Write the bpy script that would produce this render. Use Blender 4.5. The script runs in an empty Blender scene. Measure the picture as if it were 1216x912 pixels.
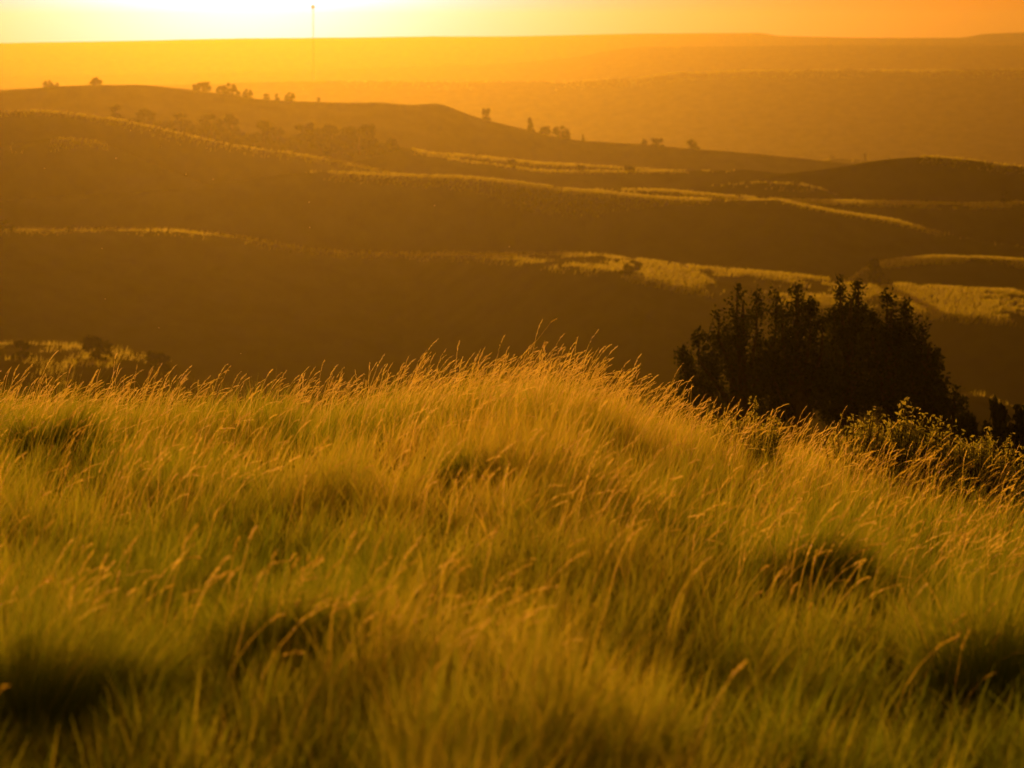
import bpy, math, random
import numpy as np
from mathutils import Vector

R = math.radians
rng = np.random.default_rng(7)
random.seed(7)
scene = bpy.context.scene
COL = scene.collection

# ------------------------------------------------------------------ camera
HFOV = R(20.0)
W, H = 1216.0, 912.0
FPX = W / 2 / math.tan(HFOV / 2)
HORIZON_Y = 45.0
PITCH = math.atan((H / 2 - HORIZON_Y) / FPX)
CAM_Z = 1.7
cam_d = bpy.data.cameras.new('camera')
cam_d.sensor_width = 36.0
cam_d.angle = HFOV
cam_d.clip_start = 0.1
cam_d.clip_end = 40000
cam_d.dof.use_dof = True
cam_d.dof.focus_distance = 25.0
cam_d.dof.aperture_fstop = 4.1
cam = bpy.data.objects.new('camera', cam_d)
COL.objects.link(cam)
cam.location = (0, 0, CAM_Z)
cam.rotation_euler = (math.pi / 2 - PITCH, 0, 0)
scene.camera = cam

# ------------------------------------------------------------------ sun + sky
SUN_AZ = R(-5.2)          # left of the view axis (+Y)
SUN_EL = R(4.5)
SUN_DIR = Vector((math.sin(SUN_AZ) * math.cos(SUN_EL), math.cos(SUN_AZ) * math.cos(SUN_EL), math.sin(SUN_EL)))
sun_d = bpy.data.lights.new('sun', 'SUN')
sun_d.energy = 5.0
sun_d.angle = R(0.6)
sun_d.color = (1.0, 0.39, 0.008)
sun = bpy.data.objects.new('sun', sun_d)
COL.objects.link(sun)
sun.rotation_euler = SUN_DIR.to_track_quat('Z', 'Y').to_euler()
sun.location = (0, 0, 60)

world = bpy.data.worlds.new('World')
scene.world = world
world.use_nodes = True
nt = world.node_tree
nt.nodes.clear()
N = nt.nodes.new
L = nt.links.new
out = N('ShaderNodeOutputWorld')
bg = N('ShaderNodeBackground')
bg.inputs['Strength'].default_value = 0.1
sky = N('ShaderNodeTexSky')
sky.sky_type = 'NISHITA'
sky.sun_disc = False
sky.sun_elevation = SUN_EL
sky.sun_rotation = SUN_AZ
sky.air_density = 1.6
sky.dust_density = 5.0
sky.ozone_density = 0.3
tint = N('ShaderNodeMix')
tint.data_type = 'RGBA'
tint.blend_type = 'MULTIPLY'
tint.inputs['Factor'].default_value = 1.0
tint.inputs['B'].default_value = (1.0, 0.45, 0.02, 1)      # dust-laden sunset air
L(sky.outputs[0], tint.inputs['A'])
tc = N('ShaderNodeTexCoord')
dot = N('ShaderNodeVectorMath'); dot.operation = 'DOT_PRODUCT'
dot.inputs[1].default_value = SUN_DIR
L(tc.outputs['Generated'], dot.inputs[0])
acos = N('ShaderNodeMath'); acos.operation = 'ARCCOSINE'; acos.use_clamp = False
mn = N('ShaderNodeMath'); mn.operation = 'MINIMUM'; mn.inputs[1].default_value = 0.999999
L(dot.outputs['Value'], mn.inputs[0]); L(mn.outputs[0], acos.inputs[0])
prev = tint.outputs['Result']
# forward-scattering aureole round the sun: one lobe per width
for width, col, amp in ((R(2.0), (1.0, 0.33, 1.0), 175.0), (R(22.0), (1.0, 0.37, 0.03), 9.5)):
    dv = N('ShaderNodeMath'); dv.operation = 'DIVIDE'; dv.inputs[1].default_value = -width
    L(acos.outputs[0], dv.inputs[0])
    ex = N('ShaderNodeMath'); ex.operation = 'EXPONENT'
    L(dv.outputs[0], ex.inputs[0])
    sc = N('ShaderNodeVectorMath'); sc.operation = 'SCALE'
    sc.inputs[0].default_value = tuple(c * amp for c in col)
    L(ex.outputs[0], sc.inputs['Scale'])
    ad = N('ShaderNodeVectorMath'); ad.operation = 'ADD'
    L(prev, ad.inputs[0]); L(sc.outputs[0], ad.inputs[1])
    prev = ad.outputs[0]
L(prev, bg.inputs['Color'])
L(bg.outputs[0], out.inputs['Surface'])

scene.view_settings.view_transform = 'Standard'
scene.view_settings.look = 'None'
scene.view_settings.exposure = 0.0
scene.view_settings.gamma = 1.0
scene.cycles.max_bounces = 7
scene.cycles.diffuse_bounces = 5
scene.cycles.transmission_bounces = 4
scene.cycles.volume_bounces = 0
scene.cycles.use_denoising = True
scene.cycles.sample_clamp_indirect = 4.0

# ------------------------------------------------------------------ helpers
def tag(o, label=None, cat=None, group=None, kind=None):
    if label: o['label'] = label
    if cat: o['category'] = cat
    if group: o['group'] = group
    if kind: o['kind'] = kind
    return o

def empty(name, loc, rz=0.0):
    o = bpy.data.objects.new(name, None)
    COL.objects.link(o)
    o.location = loc
    o.rotation_euler = (0, 0, rz)
    o.empty_display_size = 0.2
    return o

def make_mesh(name, verts, quads=None, tris=None, mat=None, tone=None, smooth=False):
    me = bpy.data.meshes.new(name)
    verts = np.asarray(verts, dtype=np.float32).reshape(-1, 3)
    q = np.zeros((0, 4), np.int32) if quads is None else np.asarray(quads, np.int32).reshape(-1, 4)
    t = np.zeros((0, 3), np.int32) if tris is None else np.asarray(tris, np.int32).reshape(-1, 3)
    me.vertices.add(len(verts))
    me.vertices.foreach_set('co', verts.ravel())
    nl = q.size + t.size
    me.loops.add(nl)
    me.loops.foreach_set('vertex_index', np.concatenate([q.ravel(), t.ravel()]))
    npoly = len(q) + len(t)
    me.polygons.add(npoly)
    starts = np.concatenate([np.arange(len(q)) * 4, q.size + np.arange(len(t)) * 3]).astype(np.int32)
    me.polygons.foreach_set('loop_start', starts)
    me.update(calc_edges=True)
    if smooth:
        me.polygons.foreach_set('use_smooth', np.ones(npoly, bool))
    if tone is not None:
        a = me.attributes.new('tone', 'FLOAT', 'POINT')
        a.data.foreach_set('value', np.asarray(tone, np.float32))
    if mat: me.materials.append(mat)
    return me

def add(name, me, parent=None, loc=None):
    o = bpy.data.objects.new(name, me)
    COL.objects.link(o)
    if parent: o.parent = parent
    if loc is not None: o.location = loc
    return o

_tab = rng.random((256, 256))
def vnoise(x, y, seed=0):
    x = np.asarray(x, float) + seed * 17.31; y = np.asarray(y, float) + seed * 7.77
    xi = np.floor(x).astype(int); yi = np.floor(y).astype(int)
    fx = x - xi; fy = y - yi
    fx = fx * fx * (3 - 2 * fx); fy = fy * fy * (3 - 2 * fy)
    g = lambda i, j: _tab[i & 255, j & 255]
    return ((g(xi, yi) * (1 - fx) + g(xi + 1, yi) * fx) * (1 - fy) +
            (g(xi, yi + 1) * (1 - fx) + g(xi + 1, yi + 1) * fx) * fy)
def fbm(x, y, seed=0, octv=4):
    s = 0; a = 0.5; t = 0
    for k in range(octv):
        s = s + a * vnoise(x * 2 ** k, y * 2 ** k, seed + k * 3); t += a; a *= 0.5
    return s / t            # 0..1

# ------------------------------------------------------------------ materials
def leaf_mat(name, cols, trans=0.5, rough=0.5, gloss=0.04, tcol=1.0):
    """Blades and leaves: diffuse + translucent, colour by the per-blade 'tone' attribute."""
    m = bpy.data.materials.new(name); m.use_nodes = True
    t = m.node_tree; t.nodes.clear()
    o = t.nodes.new('ShaderNodeOutputMaterial')
    at = t.nodes.new('ShaderNodeAttribute'); at.attribute_name = 'tone'
    cr = t.nodes.new('ShaderNodeValToRGB')
    el = cr.color_ramp.elements
    while len(el) < len(cols): el.new(0.5)
    for i, c in enumerate(cols):
        el[i].position = i / max(1, len(cols) - 1)
        el[i].color = (*c, 1)
    t.links.new(at.outputs['Fac'], cr.inputs[0])
    df = t.nodes.new('ShaderNodeBsdfDiffuse')
    tr = t.nodes.new('ShaderNodeBsdfTranslucent')
    t.links.new(cr.outputs[0], df.inputs[0])
    mul = t.nodes.new('ShaderNodeVectorMath'); mul.operation = 'SCALE'; mul.inputs['Scale'].default_value = tcol
    t.links.new(cr.outputs[0], mul.inputs[0])
    t.links.new(mul.outputs[0], tr.inputs[0])
    mx = t.nodes.new('ShaderNodeMixShader'); mx.inputs[0].default_value = trans
    t.links.new(df.outputs[0], mx.inputs[1]); t.links.new(tr.outputs[0], mx.inputs[2])
    gl = t.nodes.new('ShaderNodeBsdfGlossy'); gl.inputs['Roughness'].default_value = rough
    mx2 = t.nodes.new('ShaderNodeMixShader'); mx2.inputs[0].default_value = gloss
    t.links.new(mx.outputs[0], mx2.inputs[1]); t.links.new(gl.outputs[0], mx2.inputs[2])
    t.links.new(mx2.outputs[0], o.inputs[0])
    return m

def noise_mat(name, c1, c2, scale, rough=0.9, bump=0.0, detail=6, spec=0.1):
    m = bpy.data.materials.new(name); m.use_nodes = True
    t = m.node_tree
    b = t.nodes['Principled BSDF']
    b.inputs['Roughness'].default_value = rough
    b.inputs['Specular IOR Level'].default_value = spec
    co = t.nodes.new('ShaderNodeTexCoord')
    n = t.nodes.new('ShaderNodeTexNoise'); n.inputs['Scale'].default_value = scale; n.inputs['Detail'].default_value = detail
    t.links.new(co.outputs['Object'], n.inputs['Vector'])
    cr = t.nodes.new('ShaderNodeValToRGB')
    cr.color_ramp.elements[0].color = (*c1, 1); cr.color_ramp.elements[1].color = (*c2, 1)
    cr.color_ramp.elements[0].position = 0.3; cr.color_ramp.elements[1].position = 0.7
    t.links.new(n.outputs['Fac'], cr.inputs[0])
    t.links.new(cr.outputs[0], b.inputs['Base Color'])
    if bump:
        bp = t.nodes.new('ShaderNodeBump'); bp.inputs['Strength'].default_value = bump; bp.inputs['Distance'].default_value = 0.3
        t.links.new(n.outputs['Fac'], bp.inputs['Height']); t.links.new(bp.outputs[0], b.inputs['Normal'])
    return m

M_ground = noise_mat('prairie_soil', (0.05, 0.045, 0.02), (0.075, 0.07, 0.03), 0.12, bump=0.0, detail=8, spec=0.0)
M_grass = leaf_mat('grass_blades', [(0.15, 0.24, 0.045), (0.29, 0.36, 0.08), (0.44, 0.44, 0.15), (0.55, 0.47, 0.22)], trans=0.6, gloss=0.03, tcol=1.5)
M_seed = leaf_mat('grass_seed', [(0.48, 0.40, 0.22), (0.80, 0.72, 0.52)], trans=0.65, gloss=0.04, tcol=1.3)
M_hillgrass = leaf_mat('hill_grass_blades', [(0.20, 0.22, 0.06), (0.44, 0.44, 0.16)], trans=0.6, gloss=0.0, tcol=1.4)
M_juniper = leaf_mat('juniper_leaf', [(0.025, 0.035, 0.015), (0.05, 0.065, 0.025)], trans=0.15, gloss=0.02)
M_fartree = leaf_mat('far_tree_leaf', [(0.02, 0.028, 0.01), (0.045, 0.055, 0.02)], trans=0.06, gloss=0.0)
M_shrub = leaf_mat('shrub_leaf', [(0.22, 0.26, 0.09), (0.42, 0.42, 0.18)], trans=0.58, gloss=0.05, tcol=1.3)
M_bark = noise_mat('bark', (0.05, 0.035, 0.025), (0.12, 0.09, 0.06), 6.0, bump=0.4)
M_twig = noise_mat('twig', (0.06, 0.045, 0.03), (0.14, 0.10, 0.06), 20.0)
M_steel = noise_mat('mast_steel', (0.16, 0.15, 0.14), (0.22, 0.21, 0.2), 1.0, rough=0.5)
M_fluff = leaf_mat('seed_fluff', [(0.8, 0.75, 0.65), (0.85, 0.8, 0.7)], trans=0.5, gloss=0.0)

# ------------------------------------------------------------------ pixel -> direction
cp, sp = math.cos(PITCH), math.sin(PITCH)
def px_dir(x, y):
    """photo pixel -> (azimuth, tan of elevation)"""
    u = (np.asarray(x, float) - W / 2) / FPX
    v = (H / 2 - np.asarray(y, float)) / FPX
    fy = cp + v * sp
    fz = -sp + v * cp
    return np.arctan2(u, fy), fz / np.hypot(u, fy)

# ------------------------------------------------------------------ terrain
# ridges, near to far: distance of the lip, depth of its flat top, outline of the far edge of the top (photo px),
# height in px of the visible top
P = lambda *a: (np.array(a[0::2], float), np.array(a[1::2], float))
RIDGE_D = {'near_ridge': ([0, 480, 760, 1216], [470, 470, 405, 400]), 'right_shelf': ([0, 700, 900, 1216], [521, 521, 492, 488])}
RIDGES = sorted([
 ('valley', 250, 70, P(0,402, 60,404, 150,409, 200,424, 260,475, 600,520, 900,560, 1075,515, 1112,467, 1170,466, 1185,474, 1216,486), P(0,40, 200,30, 260,3, 1216,3), .2),
 ('near_ridge', 470, 46, P(0,270, 80,271, 200,272, 270,279, 340,288, 400,296, 480,298.5, 560,300, 640,300, 680,299, 760,306, 860,317, 920,321, 1000,330, 1060,335, 1216,344),
    P(0,3, 200,3, 400,4, 560,6, 620,10, 660,18, 740,23, 800,29, 860,34, 930,40, 1060,36, 1216,38), .32),
 ('right_shelf', 521, 9, P(0,320, 960,350, 1010,332, 1035,312, 1060,306, 1100,302, 1160,300, 1216,303), P(0,1, 1030,2, 1060,12, 1216,14), .30),
 ('middle_ridge', 545, 16, P(0,238, 200,224, 330,206, 390,202.5, 470,206, 560,209.5, 620,215, 660,221, 720,227, 770,231, 860,235.5, 925,235.5, 950,242.5, 1000,252, 1060,261, 1120,277, 1216,291),
    P(0,1, 380,1, 400,2, 560,3, 640,7, 720,4, 860,3, 950,2, 1216,4), .32),
 ('bench', 574, 14, P(0,262, 300,224, 400,212, 560,219, 640,223, 720,224, 790,223.5, 850,229, 910,233, 1020,238, 1130,241, 1216,239), P(0,2, 600,2, 900,4, 1216,5), .30),
 ('low_spur', 599, 10, P(0,172, 30,167, 75,161.5, 120,168, 160,184, 300,240, 700,240, 780,226, 860,217, 900,214.5, 950,217, 975,223, 1010,236, 1216,262), P(0,1.5, 1216,1.5), .30),
 ('spur', 680, 12, P(0,300, 390,200, 440,186, 476,177, 515,184.5, 560,192, 640,202, 760,202, 840,201, 890,200, 930,205, 1000,225, 1216,260), P(0,1.5, 1216,2), .30),
 ('wooded_ridge', 642, 14, P(0,130, 60,130, 140,139, 195,152, 235,162, 265,169, 300,175, 340,180, 390,189, 440,200, 520,215, 900,240, 1216,270), P(0,2.5, 140,3, 200,2, 1216,2), .32),
 ('dark_hill', 619, 12, P(0,300, 880,216, 930,206, 960,203, 1000,197, 1050,189, 1100,185, 1150,188, 1216,197), P(0,.5, 1100,.5, 1150,2, 1216,3), .34),
 ('wooded_slope', 714, 20, P(0,142, 100,139, 150,138, 200,144, 260,151, 310,160, 350,165, 390,167, 440,170, 475,174, 515,182.5, 580,187, 640,193, 720,197, 780,200, 900,216, 1216,260), P(0,1.5, 1216,1.5), .30),
 ('tree_hill', 930, 45, P(0,108, 60,104, 110,101.5, 170,101, 230,106, 290,115.5, 350,122, 450,122, 490,124, 522,121.5, 545,131, 575,141, 620,152, 650,160, 690,167, 760,170, 830,177, 900,182.5, 980,191, 1050,200, 1216,215), P(0,.6, 1216,.6), .34),
 ('flat_rise', 1300, 60, P(0,150, 800,200, 960,194, 990,187, 1040,190, 1100,191, 1160,192, 1216,199), P(0,1, 1216,1), .30),
 ('bluff', 2250, 160, P(0,104, 200,99, 400,95, 560,95.5, 660,95.5, 750,91, 800,85, 900,82, 1216,80.5), P(0,2, 500,2.5, 800,3, 1216,3), .34),
 ('plateau', 2950, 200, P(0,90, 300,84, 500,78, 610,74, 690,66, 730,57, 760,54.5, 900,53, 1216,52.5), P(0,2, 1216,2), .34),
 ('far_mesa', 3600, 300, P(0,51, 100,49, 200,47, 290,45.2, 400,44.5, 500,43, 600,42.5, 700,41.2, 755,39.6, 905,39, 920,42.3, 1000,44, 1140,45, 1165,40, 1216,38), P(0,1, 1216,1), .36),
], key=lambda r_: r_[1])
CREST = P(0,470, 120,468, 200,463, 300,462, 400,462, 470,452, 520,446, 580,436, 640,436, 700,454, 760,475, 820,500, 900,520, 1000,536, 1100,554, 1216,576)
CREST_D = 19.5
GRASS_H = 0.30

az_fine = np.linspace(R(-12.5), R(12.5), 330)
az_side = np.concatenate([np.linspace(R(13), R(40), 26), np.linspace(R(44), R(180), 35)])
AZ = np.concatenate([-az_side[::-1][1:], az_fine, az_side])
DR = np.concatenate([[0.6], np.geomspace(1.2, 370, 250), np.linspace(373, 1030, 255), np.geomspace(1050, 4300, 90)])
LOGD = np.log(DR)
px_of_az = W / 2 + np.tan(np.clip(AZ, R(-80), R(80))) * FPX * 1.0
px_of_az = np.clip(px_of_az, -3000, 4200)

def curve(c, x):
    xs, ys = c
    return np.interp(x, xs, ys)

def az_to_px(az):
    return W / 2 + np.tan(np.clip(az, -1.3, 1.3)) * FPX      # close enough for the small pitch

def build_heights():
    Z = np.zeros((len(AZ), len(DR)))
    tops = {r[0]: np.zeros((len(AZ), 4)) for r in RIDGES}
    for i, az in enumerate(AZ):
        x = float(az_to_px(az))
        wob = lambda k, s, f: (float(fbm(x / f + 50, k * 9.3, k)) - .5) * s
        yc = curve(CREST, x)
        sc_ = float(px_dir(x, yc)[1])
        zc = CAM_Z + CREST_D * sc_ - GRASS_H
        kd = [0.0, 1.2]; kz = [0.0, 0.0]
        for f in np.linspace(.1, 1, 14):
            kd.append(CREST_D * f + .01); kz.append(zc * f ** 1.3)
        fall = float(np.interp(x, [0, 700, 850, 1216], [.19, .19, .135, .14]))
        kd += [CREST_D + 3, 45, 75]
        kz += [zc - 3 * .125, zc - 3 * .125 - 22.5 * fall, zc - .375 - 52.5 * fall]
        socc = sc_
        dlast, zlast = kd[-1], kz[-1]
        for k, (nm, d, dep, top, thick, slope) in enumerate(RIDGES):
            yt = curve(top, x) + wob(k, 3.0 if d < 1500 else 1.2, 90.0) + wob(k + 30, 1.2 if d < 1500 else .4, 22.0)
            th = max(curve(thick, x), .3)
            d = float(np.interp(x, *RIDGE_D[nm])) if nm in RIDGE_D else d
            dl = max(d * (1 + wob(k + 60, .05, 260.0)) if d < 1500 else d, dlast + 6)
            st = float(px_dir(x, yt)[1]); sl = float(px_dir(x, yt + th)[1])
            zl = CAM_Z + sl * dl
            dt = dl + dep
            zt = CAM_Z + st * dt
            if sl > socc:
                dint = (zl - CAM_Z - slope * dl) / (socc - slope)
            else:
                dint = dl
            dv = min(dint, dl * .97) - .02 * dl
            zv = zl - slope * (dl - dv)
            lo = dlast + .1 * (dl - dlast)
            if dv < lo:
                dv = lo
                zv = min(zl - .05 * (dl - dv), CAM_Z + socc * dv - .01 * dv)
            zv2 = min(zv, zlast - .02 * (dv - dlast) * .5, zv)
            # floor of the dip, a little before the foot of the face
            dm = dlast + .55 * (dv - dlast)
            if dm > dlast + 1:
                kd.append(dm); kz.append(min(zlast - .10 * min(dm - dlast, 90), zv - .2) if zlast > zv else zlast * .5 + zv * .5 - .5)
            kd += [dv, dl, dt]; kz += [zv, zl, zt]
            tops[nm][i] = (dl, zl, dt, zt)
            socc = max(socc, st, sl)
            dlast, zlast = dt, zt
        kd.append(4400); kz.append(zlast - 25)
        Z[i] = np.interp(DR, kd, kz)
    # smooth along distance and azimuth
    def sm(a, axis, sig):
        r = int(3 * sig + 1); g = np.exp(-.5 * (np.arange(-r, r + 1) / sig) ** 2); g /= g.sum()
        pad = [(0, 0), (0, 0)]; pad[axis] = (r, r)
        b = np.pad(a, pad, mode='edge'); o = np.zeros_like(a)
        for j, w in enumerate(g):
            sl_ = [slice(None)] * 2; sl_[axis] = slice(j, j + a.shape[axis]); o += w * b[tuple(sl_)]
        return o
    far = sm(sm(Z, 1, 1.0), 0, 1.2)
    blend = np.clip((DR - 26) / 20, 0, 1)[None, :]
    Z = sm(Z, 1, .8) * (1 - blend) + far * blend
    X = np.sin(AZ)[:, None] * DR[None, :]; Y = np.cos(AZ)[:, None] * DR[None, :]
    # hummocks near, gullies far
    amp = np.interp(DR, [0, 3, 20, 60, 150, 500, 1500, 6000], [0, .06, .08, .35, .6, .6, .6, .8])[None, :]
    scl = np.interp(DR, [0, 25, 60, 150, 500, 1500, 6000], [.9, .9, 5, 14, 40, 90, 200])
    for j in range(len(DR)):
        Z[:, j] += amp[0, j] * (fbm(X[:, j] / scl[j] + 31.7, Y[:, j] / scl[j] + 11.1, 5, 4) - .5)
    return Z, tops
ZG, TOPS = build_heights()

def ground_z(az, d):
    az = np.asarray(az, float); d = np.asarray(d, float)
    i = np.clip(np.searchsorted(AZ, az) - 1, 0, len(AZ) - 2)
    j = np.clip(np.searchsorted(DR, d) - 1, 0, len(DR) - 2)
    fa = np.clip((az - AZ[i]) / (AZ[i + 1] - AZ[i]), 0, 1)
    fd = np.clip((d - DR[j]) / (DR[j + 1] - DR[j]), 0, 1)
    return ((ZG[i, j] * (1 - fa) + ZG[i + 1, j] * fa) * (1 - fd) + (ZG[i, j + 1] * (1 - fa) + ZG[i + 1, j + 1] * fa) * fd)

def xyz(az, d, dz=0.0):
    return np.stack([np.sin(az) * d, np.cos(az) * d, ground_z(az, d) + dz], -1)

def build_ground():
    na, nd = len(AZ), len(DR)
    X = np.sin(AZ)[:, None] * DR; Y = np.cos(AZ)[:, None] * DR
    v = np.stack([X, Y, ZG], -1).reshape(-1, 3)
    I, J = np.meshgrid(np.arange(na - 1), np.arange(nd - 1), indexing='ij')
    a = I * nd + J
    q = np.stack([a, a + nd, a + nd + 1, a + 1], -1).reshape(-1, 4)[:, ::-1]
    # close the seam behind the camera and the centre
    J = np.arange(nd - 1)
    s = np.stack([(na - 1) * nd + J, J, J + 1, (na - 1) * nd + J + 1], -1)[:, ::-1]
    q = np.concatenate([q, s])
    c = len(v); v = np.concatenate([v, [[0, 0, 0]]])
    ii = np.arange(na)
    t = np.stack([np.full(na, c), np.roll(ii, -1) * nd, ii * nd], -1)
    me = make_mesh('ground', v, q, t, M_ground, smooth=True)
    return tag(add('ground', me), kind='structure')
ground = build_ground()

# ------------------------------------------------------------------ grass blades
def blades(base, height, width, lean_az, lean, curl, seg, tone, yaw=None, tip=.12):
    """strips: base Nx3; each blade leans towards lean_az by 'lean' rad and curls further."""
    n = len(base)
    if yaw is None: yaw = rng.uniform(0, math.pi, n)
    wx, wy = np.cos(yaw), np.sin(yaw)
    lx, ly = np.cos(lean_az), np.sin(lean_az)
    pos = base.copy(); V = np.zeros((n, seg + 1, 2, 3))
    for k in range(seg + 1):
        f = k / seg
        w = width * (1 - (1 - tip) * f ** 1.4) * .5
        side = np.stack([wx * w, wy * w, np.zeros(n)], -1)
        V[:, k, 0] = pos - side; V[:, k, 1] = pos + side
        if k < seg:
            a = lean + curl * ((k + .5) / seg)
            st = height / seg
            pos = pos + np.stack([lx * np.sin(a) * st, ly * np.sin(a) * st, np.cos(a) * st], -1)
    V = V.reshape(-1, 3)
    b = (np.arange(n) * (seg + 1) * 2)[:, None]
    k = np.arange(seg)[None, :] * 2
    a = b + k
    q = np.stack([a, a + 1, a + 3, a + 2], -1).reshape(-1, 4)
    return V, q, np.repeat(tone, (seg + 1) * 2), pos

def sample_ring(n, d0, d1, half):
    az = rng.uniform(-half, half, n)
    d = np.sqrt(rng.uniform(d0 ** 2, d1 ** 2, n))
    return az, d

def patch(az, d):
    X = np.sin(az) * d; Y = np.cos(az) * d
    big = fbm(X / 2.2, Y / 2.2, 3, 3)          # height patches
    small = fbm(X / .38, Y / .55, 8, 3)        # tufts
    col = fbm(X / 1.7 + 9, Y / 2.6, 14, 3)
    return X, Y, big, small, col

TUSSOCKS = ((44, 8.7, 688, 1.5), (340, 9.4, 640, 1.05), (1188, 10.4, 650, 1.19), (66, 17.6, 458, 1.1), (960, 12.8, 585, 1.15), (548, 14.4, 520, .9), (285, 14.4, 545, .9))
TUSSOCK_XY = [(math.sin(float(px_dir(x, 600)[0])) * d, math.cos(float(px_dir(x, 600)[0])) * d, w) for x, d, y, w in TUSSOCKS]
def carve(X, Y):
    # grass shortened under and just in front of each tussock, baring its shaded side
    f = np.ones(len(X))
    for sx, sy, w in TUSSOCK_XY:
        q = ((X - sx) / (.24 * w)) ** 2 + ((Y - sy + .42 * w) / (.50 * w)) ** 2
        lo = .36 if w > 1.18 else .58
        f = np.minimum(f, np.clip(lo + (1 - lo) * (q - .35) / .8, lo, 1))
    return f
off = 0
Vs, Qs, Ts = [], [], []
for (ntuft, per, d0, d1, half, w0) in ((3300, 17, 4.0, 9.0, R(14), .0034), (5200, 17, 9.0, 15.0, R(13.5), .0036), (8800, 16, 15.0, 25.0, R(12.5), .0040)):
    az, d = sample_ring(int(ntuft * 1.6), d0, d1, half)
    X, Y, big, small, col = patch(az, d)
    keep = rng.random(len(az)) < np.clip((small - .30) * 3.2, .15, 1)
    az, d = az[keep][:ntuft], d[keep][:ntuft]
    m = len(az)
    th_ = rng.uniform(.55, 1.35, m); tt_ = rng.normal(0, .15, m)
    rep = np.repeat(np.arange(m), rng.poisson(per, m))
    n = len(rep)
    ang = rng.uniform(0, 2 * math.pi, n); rad = np.abs(rng.normal(0, .034, n))
    X = np.sin(az[rep]) * d[rep] + np.cos(ang) * rad; Y = np.cos(az[rep]) * d[rep] + np.sin(ang) * rad
    az_ = np.arctan2(X, Y); d_ = np.hypot(X, Y)
    _, _, big, small, col = patch(az_, d_)
    h = (.20 + .08 * np.clip((big - .25) * 1.8, 0, 1)) * th_[rep] * (.55 + .95 * small) * rng.uniform(.5, 1.25, n) * carve(X, Y)
    px_ = az_to_px(az_)  # for the tone lift below: bright veil at mid-view put into blade colour
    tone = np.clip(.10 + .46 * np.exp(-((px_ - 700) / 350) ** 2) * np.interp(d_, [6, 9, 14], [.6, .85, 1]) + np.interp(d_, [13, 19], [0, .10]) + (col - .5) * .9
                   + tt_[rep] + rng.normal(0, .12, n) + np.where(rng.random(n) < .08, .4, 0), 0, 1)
    base = np.stack([X, Y, ground_z(az_, d_) - .02], -1)
    # blades splay out of the tuft and give way to the wind, which blows to the right
    lx = np.cos(ang) * rad / .034 * .22 + np.abs(rng.normal(.06, .12, n)); ly = np.sin(ang) * rad / .034 * .22
    bent = rng.random(n) < .12          # broken and flattened blades
    lx = np.where(bent, rng.normal(.3, .7, n), lx); ly = np.where(bent, rng.normal(0, .7, n), ly)
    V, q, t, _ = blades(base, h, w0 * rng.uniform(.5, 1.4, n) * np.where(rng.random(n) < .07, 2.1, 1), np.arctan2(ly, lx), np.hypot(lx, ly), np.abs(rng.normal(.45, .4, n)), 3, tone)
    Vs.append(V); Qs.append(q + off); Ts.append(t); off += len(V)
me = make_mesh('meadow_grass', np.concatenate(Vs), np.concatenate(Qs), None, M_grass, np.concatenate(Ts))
tag(add('meadow_grass', me), 'dense green and straw coloured grass covering the near knoll', 'grass', kind='stuff')

# tall flowering stems bent by the wind, each with a spindle-shaped seed head
def seed_stems(az, d, h, lean, curl, name, label):
    n = len(az)
    base = xyz(az, d, -.02)
    la = rng.normal(0.0, .6, n)
    tone = rng.uniform(0.0, 1, n)
    V, q, t, tip = blades(base, h, np.full(n, .0026), la, lean, curl, 4, tone, yaw=rng.uniform(-.5, .5, n), tip=.6)
    # feathery head: narrow spikelets set round a short curved axis
    ns = 14
    hl = rng.uniform(.045, .135, n)
    a0 = lean + curl
    lx, ly = np.cos(la), np.sin(la)
    pos = tip.copy(); SV = []
    for k in range(ns):
        a = a0 + .4 * k / ns
        dirv = np.stack([lx * np.sin(a), ly * np.sin(a), np.cos(a)], -1)
        s1 = np.stack([-ly, lx, np.zeros(n)], -1); s2 = np.cross(dirv, s1)
        th = rng.uniform(0, 2 * math.pi, n)[:, None]
        rad = s1 * np.cos(th) + s2 * np.sin(th); tan = -s1 * np.sin(th) + s2 * np.cos(th)
        sp_ = (rng.uniform(.018, .030, n) * (1.0 if k < ns - 3 else .7))[:, None]
        ax = dirv * .96 + rad * .24; wd = tan * rng.uniform(.0016, .0030, n)[:, None]
        SV.append(np.stack([pos, pos + ax * sp_ * .5 - wd, pos + ax * sp_, pos + ax * sp_ * .5 + wd], 1))
        pos = pos + dirv * (hl / ns)[:, None]
    RV = np.stack(SV, 1).reshape(-1, 3)
    q2 = np.arange(len(RV)).reshape(-1, 4)
    seg, m = ns - 1, 4
    Vall = np.concatenate([V, RV]); Qall = np.concatenate([q, q2 + len(V)])
    tt = np.concatenate([t, np.repeat(tone, (seg + 1) * m)])
    me = make_mesh(name, Vall, Qall, None, M_seed, tt)
    return tag(add(name, me), label, 'grass', kind='stuff')

az, d = sample_ring(7000, 7.0, 24, R(12.5))
X, Y, big, small, col = patch(az, d)
cl = fbm(X / .9 + 5, Y / 1.1, 21, 3)
keep = (rng.random(len(az)) < np.clip((cl - .42) * 3.0, 0.03, 1) * np.interp(d, [5, 9, 12, 17], [.2, .6, .9, .9]))
az, d, big = az[keep], d[keep], big[keep]
az2, d2 = sample_ring(1300, 17.5, 21.5, R(12))
pk = rng.random(len(az2)) < np.interp(az_to_px(az2), [0, 400, 520, 800, 1000, 1216], [.6, .6, 1, 1, .7, .7])
az = np.concatenate([az, az2[pk]]); d = np.concatenate([d, d2[pk]])
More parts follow.
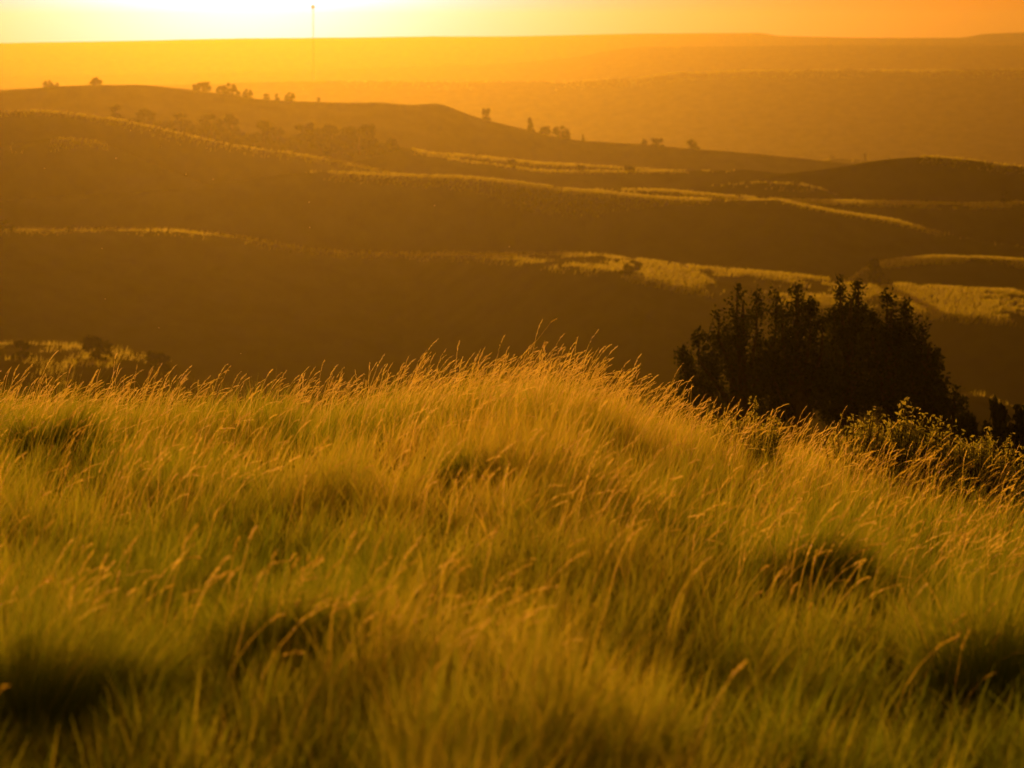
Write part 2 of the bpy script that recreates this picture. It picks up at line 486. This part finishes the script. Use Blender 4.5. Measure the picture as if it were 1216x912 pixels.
# loose sprays of taller stems
for sx, sd, k in ((318, 9.5, 26), (170, 13.2, 22), (690, 13.6, 24), (770, 12.2, 18), (930, 12.5, 24), (1040, 12.8, 16), (480, 12.8, 14), (600, 18.8, 40), (690, 19.2, 30)):
    a_ = float(px_dir(sx, 600)[0])
    az = np.concatenate([az, a_ + rng.normal(0, .22, k) / sd]); d = np.concatenate([d, sd + rng.normal(0, .2, k)])
n = len(az); n0 = n - 214
h = rng.uniform(.24, .44, n) * np.interp(d, [4, 15, 18, 20], [.8, .85, 1, 1.05]) * np.where(rng.random(n) < .06, 1.25, 1) * np.where(np.arange(n) >= n0, 1.3, 1)
seed_stems(az, d, h, np.abs(rng.normal(.10, .10, n)), np.abs(rng.normal(.60, .30, n)), 'seed_heads', 'golden bent seed heads of tall grass bowing over the knoll')

# ------------------------------------------------------------------ grass on the far ridges
Vs, Qs, Ts = [], [], []; off = 0
for k, (nm, d0, dep, top, thick, slope) in enumerate(RIDGES):
    if d0 > 2500 or nm in ('tree_hill',): continue
    dens = {'near_ridge': 2.0, 'valley': .55, 'right_shelf': 2.6}.get(nm, 6.0)
    xs = np.arange(-160, 1376)
    cnt = np.maximum(curve(thick, xs), 2.0) * dens
    x = np.repeat(xs, rng.poisson(cnt)) .astype(float); x += rng.random(len(x))
    az, _ = px_dir(x, 300)
    T = np.stack([np.interp(az, AZ, TOPS[nm][:, c]) for c in range(4)], -1)
    u = rng.uniform(-.04, 1.25, len(x))
    d = T[:, 0] + (T[:, 2] - T[:, 0]) * u
    X = np.sin(az) * d; Y = np.cos(az) * d
    s = d0 / 330.0
    mask = fbm(X / (7 * s), Y / (14 * s), 40 + k, 4)
    mask2 = fbm(X / (1.6 * s), Y / (3 * s), 60 + k, 3)
    lim = {'near_ridge': .48, 'valley': .54, 'right_shelf': .46, 'bench': .40, 'middle_ridge': .41}.get(nm, .43)
    if nm == 'near_ridge': lim = np.interp(x, [480, 620], [.36, .48])
    pr = np.clip((mask + .3 * (mask2 - .5) - lim + .05) / .12, 0.04, 1)
    if nm not in ('near_ridge', 'valley', 'bench', 'right_shelf', 'middle_ridge'):
        pr = pr * np.clip((fbm(X / (16 * s), np.full(len(x), k * 5.1), 80 + k, 3) - .36) / .2, .45, 1)
    keep = rng.random(len(x)) < pr * pr * (3 - 2 * pr)
    if nm == 'valley': keep &= (x < 175 + rng.normal(0, 20, len(x))) | (x > 900)
    if nm == 'middle_ridge': keep &= x > 385 + rng.normal(0, 15, len(x))
    if nm == 'dark_hill': keep &= x > 1090
    if nm == 'spur': keep &= x > 470
    if nm == 'low_spur': keep &= (x < 130) | (x > 890 + rng.normal(0, 25, len(x)))
    if nm == 'bench': keep &= x > 560
    if nm == 'right_shelf': keep &= x > 1000
    if nm == 'bluff': keep &= x > 480 + rng.normal(0, 60, len(x))
    if nm == 'flat_rise': keep &= rng.random(len(x)) < .3
    if nm == 'wooded_slope': keep &= x > 490
    az, d, x = az[keep], d[keep], x[keep]; n = len(az)
    base = xyz(az, d, -.05)
    h = rng.uniform(.2, .65, n)
    V, q, t, _ = blades(base, h, d / FPX * rng.uniform(.5, 1.1, n), rng.normal(0, .6, n), np.abs(rng.normal(.2, .2, n)), np.full(n, .3), 1, np.clip(rng.normal(.6, .25, n), 0, 1), yaw=rng.normal(0, .5, n), tip=.4)
    Vs.append(V); Qs.append(q + off); Ts.append(t); off += len(V)
me = make_mesh('hill_grass', np.concatenate(Vs), np.concatenate(Qs), None, M_hillgrass, np.concatenate(Ts))
tag(add('hill_grass', me), 'sunlit grass along the crests and benches of the far hills', 'grass', kind='stuff')

# ------------------------------------------------------------------ leaves, trunks, trees
def leaf_quads(cent, size, r, flat=0.0):
    """one random quad per centre"""
    n = len(cent)
    nrm = r.normal(size=(n, 3)); nrm[:, 2] *= 1 - flat
    nrm /= np.linalg.norm(nrm, axis=1)[:, None] + 1e-9
    t = np.cross(nrm, r.normal(size=(n, 3))); t /= np.linalg.norm(t, axis=1)[:, None] + 1e-9
    b = np.cross(nrm, t)
    s = (np.asarray(size) * np.ones(n))[:, None]
    V = np.stack([cent - t * s, cent - b * s * .45, cent + t * s, cent + b * s * .45], 1).reshape(-1, 3)
    q = np.arange(n * 4).reshape(n, 4)
    return V, q

def tube(path, radii, m=6):
    path = np.asarray(path, float); V = []
    for i, p in enumerate(path):
        dv = path[min(i + 1, len(path) - 1)] - path[max(i - 1, 0)]
        dv = dv / (np.linalg.norm(dv) + 1e-9)
        s = np.cross(dv, [.3, .9, .2]); s /= np.linalg.norm(s) + 1e-9; t = np.cross(dv, s)
        for j in range(m):
            a = 2 * math.pi * j / m
            V.append(p + (s * math.cos(a) + t * math.sin(a)) * radii[i])
    Q = []
    for i in range(len(path) - 1):
        for j in range(m):
            Q.append((i * m + j, i * m + (j + 1) % m, (i + 1) * m + (j + 1) % m, (i + 1) * m + j))
    return np.array(V), np.array(Q)

def join(lst):
    V, Q, o = [], [], 0
    for v, q in lst:
        V.append(v); Q.append(q + o); o += len(v)
    return np.concatenate(V), np.concatenate(Q)

def big_tree(name, label, x, d, ytop, plumes, leafn, seed, group):
    """plumes: (dx px from trunk, top y px, half width px, bottom y px)"""
    r = np.random.default_rng(seed)
    az = float(px_dir(x, 420)[0]); base = xyz(az, d)
    pm = d / FPX
    root = empty(name, base)
    ztop = lambda y: CAM_Z + float(px_dir(x, y)[1]) * d - base[2]
    C, S, limbs = [], [], []
    hmax = ztop(ytop)
    limbs.append(tube([(0, 0, -.3), (.05, .02, hmax * .3), (-.04, 0, hmax * .6), (0, 0, hmax * .9)], [.19, .15, .09, .02], 8))
    for (dx, yt, hw, yb) in plumes:
        h1 = ztop(yt); h0 = max(ztop(yb), .25); cx = dx * pm; w = hw * pm
        dep = r.uniform(-.5, .5) * w * 2
        limbs.append(tube([(0, 0, max(h0 * .5, .15)), (cx * .55, dep * .5, h0 + (h1 - h0) * .25), (cx, dep, h0 + (h1 - h0) * .6), (cx, dep, h1 * .97)], [.075, .055, .035, .008], 5))
        ncl = int(10 + 12 * (h1 - h0) * w * 2.2)
        for _ in range(ncl):
            f = r.random() ** .85
            prof = min(1.0, (1 - f) * 2.1 + .12) * (.55 + .45 * min(1, f * 4 + .3))
            ang = r.uniform(0, 2 * math.pi); rad = w * prof * math.sqrt(r.uniform(.15, 1.05))
            c = np.array([cx + rad * math.cos(ang), dep + rad * math.sin(ang), h0 + (h1 - h0) * f])
            sz = r.uniform(.06, .19) * (1.2 - .55 * f)
            k = int(leafn * 1.7 * r.uniform(.8, 1.2) * (sz / .14) ** 2)
            p = r.normal(size=(k, 3)); p *= (r.random(k) ** .5 / np.linalg.norm(p, axis=1))[:, None] * 1.7; p *= [sz, sz, sz * 1.4]
            C.append(c + p); S.append(r.uniform(.025, .065, k))
    C = np.concatenate(C); S = np.concatenate(S)
    ok = C[:, 2] > .1
    V, q = leaf_quads(C[ok], S[ok], r)
    tn = np.repeat(r.random(int(ok.sum())), 4)
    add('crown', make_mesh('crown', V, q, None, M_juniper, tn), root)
    Vt, Qt = join(limbs)
    add('trunk', make_mesh('trunk', Vt, Qt, None, M_bark, smooth=True), root)
    return tag(root, label, 'tree', group)

G = 'dark trees below the knoll'
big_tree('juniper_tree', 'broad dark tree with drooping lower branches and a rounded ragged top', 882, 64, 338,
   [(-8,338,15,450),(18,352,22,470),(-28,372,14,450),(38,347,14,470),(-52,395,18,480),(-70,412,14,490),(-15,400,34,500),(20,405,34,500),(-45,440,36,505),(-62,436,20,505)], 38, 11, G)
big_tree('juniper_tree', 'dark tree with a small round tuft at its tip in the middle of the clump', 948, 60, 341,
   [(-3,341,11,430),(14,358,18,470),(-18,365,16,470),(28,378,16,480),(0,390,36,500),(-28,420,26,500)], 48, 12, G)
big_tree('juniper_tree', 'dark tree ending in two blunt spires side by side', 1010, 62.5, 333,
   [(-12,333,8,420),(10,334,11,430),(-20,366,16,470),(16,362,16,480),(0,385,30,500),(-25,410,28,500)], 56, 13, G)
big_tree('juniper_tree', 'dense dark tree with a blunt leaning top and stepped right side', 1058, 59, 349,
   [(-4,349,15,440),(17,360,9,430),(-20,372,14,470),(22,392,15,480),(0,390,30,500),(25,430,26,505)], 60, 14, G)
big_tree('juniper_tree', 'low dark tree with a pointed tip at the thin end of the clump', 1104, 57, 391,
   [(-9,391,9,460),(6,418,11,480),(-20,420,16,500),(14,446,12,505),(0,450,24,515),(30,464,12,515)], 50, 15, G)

def far_tree_mesh(seed, kind):
    r = np.random.default_rng(seed)
    ncl = 26; C = []
    for _ in range(ncl):
        f = r.random()
        if kind == 'round': rad = .5 * math.sqrt(max(0, 1 - (2 * f - .5) ** 2 / 2.4))
        elif kind == 'cone': rad = .45 * (1.05 - f)
        else: rad = .5 * (1 if f < .5 else .75) * r.uniform(.6, 1)
        a = r.uniform(0, 2 * math.pi); q = rad * math.sqrt(r.random())
        C.append(np.array([q * math.cos(a), q * math.sin(a), .02 + .90 * f]) + r.normal(size=(46, 3)) * .06)
    C = np.concatenate(C)
    V, q = leaf_quads(C, r.uniform(.05, .11, len(C)), r)
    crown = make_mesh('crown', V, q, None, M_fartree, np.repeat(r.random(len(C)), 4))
    Vt, Qt = join([tube([(0, 0, -.1), (.01, 0, .3), (0, .01, .7)], [.045, .035, .012], 6),
                   tube([(0, 0, .22), (.16, .05, .5)], [.025, .008], 5), tube([(0, 0, .2), (-.15, -.06, .48)], [.025, .008], 5)])
    trunk = make_mesh('trunk', Vt, Qt, None, M_bark)
    return crown, trunk
FT = {k: [far_tree_mesh(100 + i * 7 + j, k) for j in range(3)] for i, k in enumerate(('round', 'cone', 'flat'))}

def far_tree(x, hpx, wpx, ridge, kind, label, group, back=.5, name='juniper_tree'):
    az = float(px_dir(x, 200)[0])
    i = int(np.clip(np.searchsorted(AZ, az), 0, len(AZ) - 1))
    dl, zl, dt, zt = TOPS[ridge][i]
    d = dl + (dt - dl) * back
    base = xyz(az, d, -.12 * hpx * d / FPX)
    root = empty(name, base, random.uniform(0, 6.28))
    c, t = random.choice(FT[kind])
    h = hpx * d / FPX * 1.3; w = wpx * d / FPX * 1.2
    for nm, me in (('crown', c), ('trunk', t)):
        o = add(nm, me, root); o.scale = (w, w, h)
    return tag(root, label, 'tree', group)

g1 = 'trees along the skyline of the tree dotted hill'
l_round = 'small rounded tree in the row where the tree dotted hill slopes down'
for x, h, w in ((242,10,17),(264,9,10),(274,12,14),(295,9,10),(345,9,10)): far_tree(x, h, w, 'tree_hill', 'round', l_round, g1)
for x, h, w in ((232,6,6),(284,6,6),(317,6,8),(330,7,6)): far_tree(x, h, w, 'tree_hill', 'flat', 'low bush between the rounded trees on the tree dotted hill', g1)
far_tree(115, 8, 13, 'tree_hill', 'round', 'dome shaped tree alone on the highest part of the tree dotted hill', g1)
far_tree(59, 7, 10, 'tree_hill', 'round', 'small tree with a lower bush beside it on the tree dotted hill', g1)
far_tree(69, 4, 6, 'tree_hill', 'flat', 'tiny bush beside the small tree on the tree dotted hill', g1)
far_tree(379, 5, 5, 'tree_hill', 'flat', 'tiny bush alone on the flat stretch of the hill crest', g1)
far_tree(577, 12, 11, 'tree_hill', 'flat', 'square topped tree on the slope below the pointed hilltop', g1)
far_tree(629, 13, 10, 'tree_hill', 'cone', 'pointed tree on the descending slope beside two rounded ones', g1)
far_tree(647, 9, 12, 'tree_hill', 'round', 'lower rounded tree between the pointed and the wide tree', g1)
far_tree(666, 12, 17, 'tree_hill', 'round', 'wide rounded tree at the foot of the descending slope', g1)
far_tree(692, 7, 5, 'tree_hill', 'cone', 'thin sapling beyond the wide rounded tree on the slope', g1)
far_tree(765, 6, 6, 'tree_hill', 'round', 'small round tree next to a wider one on the low crest', g1)
far_tree(780, 8, 16, 'tree_hill', 'flat', 'wide flat topped tree next to a small one on the low crest', g1)
far_tree(822, 10, 13, 'tree_hill', 'round', 'round tree alone at the low end of the hill crest', g1)
g2 = 'trees of the wooded slope'
for x, h, w in ((140,11,16),(160,10,18),(178,9,14),(200,8,16),(214,10,16),(232,9,16),(276,14,16),(292,13,16),(340,13,20),(357,12,22),(404,12,14),(446,15,18),(330,12,16),(370,14,16),(150,9,16),(170,10,14),(190,9,16),(222,10,14),(242,11,16),(264,12,16),(284,12,14),(302,12,16),(348,12,18),(394,14,18),(414,13,18),(438,16,18),(456,13,16)):
    far_tree(x, h * 1.25, w * 1.1, 'wooded_slope', 'flat', 'low dark tree in the thicket along the wooded slope', g2, back=random.uniform(-.6, .3))
for x, h, w, lb in ((252,20,26,'large rounded tree at the upper end of the thicket on the wooded slope'), (314,22,25,'large dome shaped tree midway along the wooded slope'),
                    (382,24,36,'widest rounded tree of the thicket on the wooded slope'), (427,28,30,'tallest rounded tree of the wooded slope, beside the widest one'),
                    (465,17,18,'rounded tree at the lowest end of the wooded slope where the bright lines begin')):
    far_tree(x, h, w, 'wooded_slope', 'round', lb, g2, back=-.2)
far_tree(1195, 12, 10, 'bench', 'flat', 'dark leaning tree on the bright grass line under the dark hill', None)
far_tree(752, 14, 20, 'near_ridge', 'round', 'dark bush in the sunlit grass of the nearest ridge', None, back=.15, name='bush')
far_tree(1040, 26, 26, 'near_ridge', 'cone', 'hazy tree behind the double spired tree at the sunlit shelf', None, back=.85)
for x, h, w in ((6,10,22),(82,6,11)): far_tree(x, h, w, 'near_ridge', 'flat', 'low bush on the thin bright crest of the nearest ridge', 'bushes on the nearest ridge', back=.2, name='bush')
for x, h, w in ((112,24,34),(20,18,24),(185,18,30)): far_tree(x, h, w, 'valley', 'flat', 'dark bush among sunlit grass patches in the valley', 'bushes in the valley', back=.35, name='bush')
for x, h, w in ((607,8,11),(690,7,11),(748,6,13)): far_tree(x, h, w, 'spur', 'flat', 'small bush on the thin bright lines of the low spurs', 'bushes on the low spurs', name='bush')
for x, h, w in ((988,4,5),(1027,8,5),(1055,4,6)): far_tree(x, h, w, 'flat_rise', 'flat', 'tiny tree on the flat rise left of the dark hill', 'trees on the flat rise')
def slope_bush(x, d, ytop, wpx, label):
    az = float(px_dir(x, 500)[0]); base = xyz(az, d, -.1)
    h = CAM_Z + float(px_dir(x, ytop)[1]) * d - base[2]; w = wpx * d / FPX
    root = empty('bush', base, random.uniform(0, 6.28))
    c, t = random.choice(FT['round'])
    for nm, me in (('crown', c), ('trunk', t)):
        o = add(nm, me, root); o.scale = (w, w, h)
    return tag(root, label, 'bush', 'dark bushes beyond the leafy shrubs')
slope_bush(1148, 50, 487, 44, 'dark bush touching the thin end of the tree clump')
slope_bush(1186, 47, 470, 40, 'tallest dark bush on the slope beyond the leafy shrubs')
slope_bush(1216, 44, 482, 56, 'broad dark bush beyond the lowest leafy shrub')

# ------------------------------------------------------------------ shrubs on the knoll
def shrub_mesh(seed, nstem, spread, height, nleaf, lsize, mat, dense, lo=.6):
    r = np.random.default_rng(seed)
    st, C = [], []
    for s in range(nstem):
        a = r.uniform(0, 2 * math.pi); rad = spread * math.sqrt(r.random()); hh = height * r.uniform(lo, 1.04) * (1 - .45 * (rad / spread) ** 2)
        b = np.array([rad * .35 * math.cos(a), rad * .35 * math.sin(a), -.03])
        m_ = np.array([rad * .75 * math.cos(a), rad * .75 * math.sin(a), hh * .5])
        e = np.array([rad * math.cos(a) + .02, rad * math.sin(a), hh])
        st.append(tube([b, m_, e], [.006, .004, .0015], 4))
        f = r.uniform(dense, 1, nleaf)[:, None]
        c = b * (1 - f) ** 2 + 2 * m_ * f * (1 - f) + e * f ** 2
        C.append(c + r.normal(size=(nleaf, 3)) * lsize * .9)
    C = np.concatenate(C)
    V, q = leaf_quads(C, r.uniform(.6, 1.15, len(C)) * lsize, r)
    fo = make_mesh('foliage', V, q, None, mat, np.repeat(np.clip(r.normal(.5, .3, len(C)), 0, 1), 4))
    Vs_, Qs_ = join(st)
    return fo, make_mesh('stems', Vs_, Qs_, None, M_twig)

def shrub(x, d, ytop, meshes, label, group, rz=0.0, y=520, name='shrub', hm=.50):
    az = float(px_dir(x, y)[0])
    base = xyz(az, d)
    scale = (CAM_Z + float(px_dir(x, ytop)[1]) * d - base[2]) / hm
    root = empty(name, base, rz)
    for nm, me in zip(('foliage', 'stems'), meshes):
        o = add(nm, me, root); o.scale = (scale, scale, scale)
    return tag(root, label, 'shrub', group)

SH = [shrub_mesh(300 + i, 60, .24, .52, 40, .015, M_shrub, .3) for i in range(3)]
g3 = 'leafy shrubs on the knoll edge'
for k, (x, d, s) in enumerate(((1022,20.3,484),(1052,20.5,472),(1080,20.6,480),(1108,20.6,488),(1134,20.7,494),(1160,20.5,503),(1186,20.4,516),(1210,20.3,526))):
    shrub(x, d, s, SH[k % 3], {1: 'tallest leafy shrub in the row at the knoll edge below the dark trees', 7: 'lowest leafy shrub, at the downhill end of the row at the knoll edge'}.get(k, 'leafy shrub in the row at the knoll edge below the dark trees'), g3, rz=k * 1.1)
shrub(888, 20.1, 472, SH[1], 'leafy shrub alone in the tall grass under the broad dark tree', g3, rz=2.0)
def tussock(x, d, ytop, w, label, seed):
    """one tall dense clump of grass: its far side catches the sun, the near side is in its own shade"""
    r = np.random.default_rng(seed)
    az = float(px_dir(x, 600)[0])
    base = xyz(az, d)
    hm = max(.2, CAM_Z + float(px_dir(x, ytop)[1]) * d - base[2])
    n = int(2800 * w)
    ang = r.uniform(0, 2 * math.pi, n); rad = np.sqrt(r.random(n))
    B = np.stack([np.cos(ang) * rad * .20 * w, np.sin(ang) * rad * .12 * w, np.full(n, -.06)], -1)
    lump = .7 + .6 * vnoise(B[:, 0] * 11 + seed, B[:, 1] * 11, seed)
    h = hm * (1.12 - .35 * rad ** 2) * lump * r.uniform(.6, 1.05, n)
    lx = np.cos(ang) * rad * .30 + np.abs(r.normal(.10, .12, n)); ly = np.sin(ang) * rad * .30 + r.normal(0, .08, n); ly = np.where(ly < 0, ly * .25, ly)
    bent = r.random(n) < .2
    lx = np.where(bent, r.normal(.25, .5, n), lx); ly = np.where(bent, np.abs(r.normal(0, .4, n)), ly)
    h = h * np.where(r.random(n) < .25, r.uniform(.5, 1.25, n), 1)
    V, q, t, _ = blades(B, h, .0040 * r.uniform(.6, 1.4, n), np.arctan2(ly, lx), np.hypot(lx, ly), np.abs(r.normal(.45, .35, n)), 3, np.clip(r.normal(.22, .2, n), 0, 1))
    o = add('grass_tussock', make_mesh('grass_tussock', V, q, None, M_grass, t), None, base)
    return tag(o, label, 'grass tussock', g4)
g4 = 'grass tussocks in the meadow'
TUSSOCK_LABELS = (
    'largest dark grass tussock, with a sunlit fringe, in the near meadow',
    'dark grass tussock with long bent seed heads hanging over it',
    'dark grass tussock in the shaded hollow downhill of the leafy shrubs',
    'brownish grass tussock on the knoll crest beside the sunlit valley patches',
    'low grass tussock over a long dark hollow uphill of the lone leafy shrub',
    'golden grass tussock below the tallest seed heads of the knoll',
    'small grass tussock over a reddish brown hollow in the middle meadow',
)
for k, ((x, d, ytop, w), lb) in enumerate(zip(TUSSOCKS, TUSSOCK_LABELS)):
    tussock(x, d, ytop, w, lb, 500 + k)

# ------------------------------------------------------------------ radio mast on the plain
def mast():
    az = float(px_dir(372, 60)[0]); d = 2330.0
    base = xyz(az, d)
    hgt = CAM_Z + float(px_dir(372, 8)[1]) * d - base[2]
    root = empty('radio_mast', base)
    legs, br = [], []
    rad = .6
    pts = [(rad * math.cos(a), rad * math.sin(a)) for a in (0, 2.094, 4.188)]
    for p in pts: 
        add('leg', make_mesh('leg', *tube([(p[0], p[1], -1), (p[0], p[1], hgt)], [.11, .11], 6), None, M_steel), root)
    n = int(hgt / 2.4)
    for k in range(n):
        z0, z1 = k * hgt / n, (k + 1) * hgt / n
        for j in range(3):
            a, b = pts[j], pts[(j + 1) % 3]
            br.append(tube([(*a, z0), (*b, z1)], [.06, .06], 4)); br.append(tube([(*a, z1), (*b, z1)], [.06, .06], 4))
    add('bracing', make_mesh('bracing', *join(br), None, M_steel), root)
    hd = [tube([(0, 0, hgt - 1.6), (0, 0, hgt - 1.4), (0, 0, hgt + .9), (0, 0, hgt + 1.1)], [.3, 1.3, 1.3, .3], 10), tube([(0, 0, hgt), (0, 0, hgt + 3)], [.1, .05], 5)]
    add('antenna_head', make_mesh('antenna_head', *join(hd), None, M_steel), root)
    tag(root, 'thin lattice radio mast rising from the hazy plain against the glow', 'mast')
mast()

# ------------------------------------------------------------------ seed fluff drifting in the light
r = np.random.default_rng(5)
hairs = []
for k in range(22):
    v = r.normal(size=3); v /= np.linalg.norm(v); hairs.append(tube([(0, 0, 0), tuple(v)], [.06, .02], 3))
FL = make_mesh('seed_fluff', *join(hairs + [tube([(0, 0, -.35), (0, 0, 0), (0, 0, .35)], [.1, .3, .1], 6)]), None, M_fluff, None)
for x, y, d, s in ((155,155,17,5),(178,155,16,4),(190,174,12,6),(53,200,18,5),(221,207,19,4),(367,240,22,4),(368,270,20,4),(138,188,15,3),(516,244,19,4),(605,293,18,4),(253,213,14,3),
                   (121,295,16,4),(125,355,21,4),(189,389,17,3),(307,290,22,3),(286,420,20,3),(320,552,18,5),(335,731,8.5,4),(939,400,24,3),(995,340,26,3),(700,300,21,3),(430,715,8,3)):
    az, te = px_dir(x, y)
    o = add('seed_fluff', FL)
    dd = d
    o.location = (math.sin(az) * dd, math.cos(az) * dd, CAM_Z + float(te) * dd)
    sc_ = s * .00055 * dd / 17
    o.scale = (sc_ * 2.3,) * 3
    o.rotation_euler = (r.uniform(0, 6), r.uniform(0, 6), 0)
    tag(o, 'tiny pale seed tuft floating in the sunlit air', 'seed fluff', 'seed tufts drifting in the air')

# ------------------------------------------------------------------ haze
zmin = float(ZG.min()) - 1.0
zmax = 38.0
e = 4360.0
hv = [(sx * e, sy * e, z) for z in (zmin, zmax) for sx, sy in ((-1, -1), (1, -1), (1, 1), (-1, 1))]
hq = [(0, 3, 2, 1), (4, 5, 6, 7), (0, 1, 5, 4), (1, 2, 6, 5), (2, 3, 7, 6), (3, 0, 4, 7)]
M_haze = bpy.data.materials.new('haze'); M_haze.use_nodes = True
t = M_haze.node_tree; t.nodes.clear()
ho = t.nodes.new('ShaderNodeOutputMaterial'); pv = t.nodes.new('ShaderNodeVolumePrincipled')
pv.inputs['Color'].default_value = (0.197, 0.188, 0.184, 1)
pv.inputs['Density'].default_value = 0.00022
pv.inputs['Anisotropy'].default_value = 0.82
t.links.new(pv.outputs[0], ho.inputs['Volume'])
hz = add('haze', make_mesh('haze', hv, hq, None, M_haze))
tag(hz, 'golden evening haze filling the air', 'haze', kind='stuff')
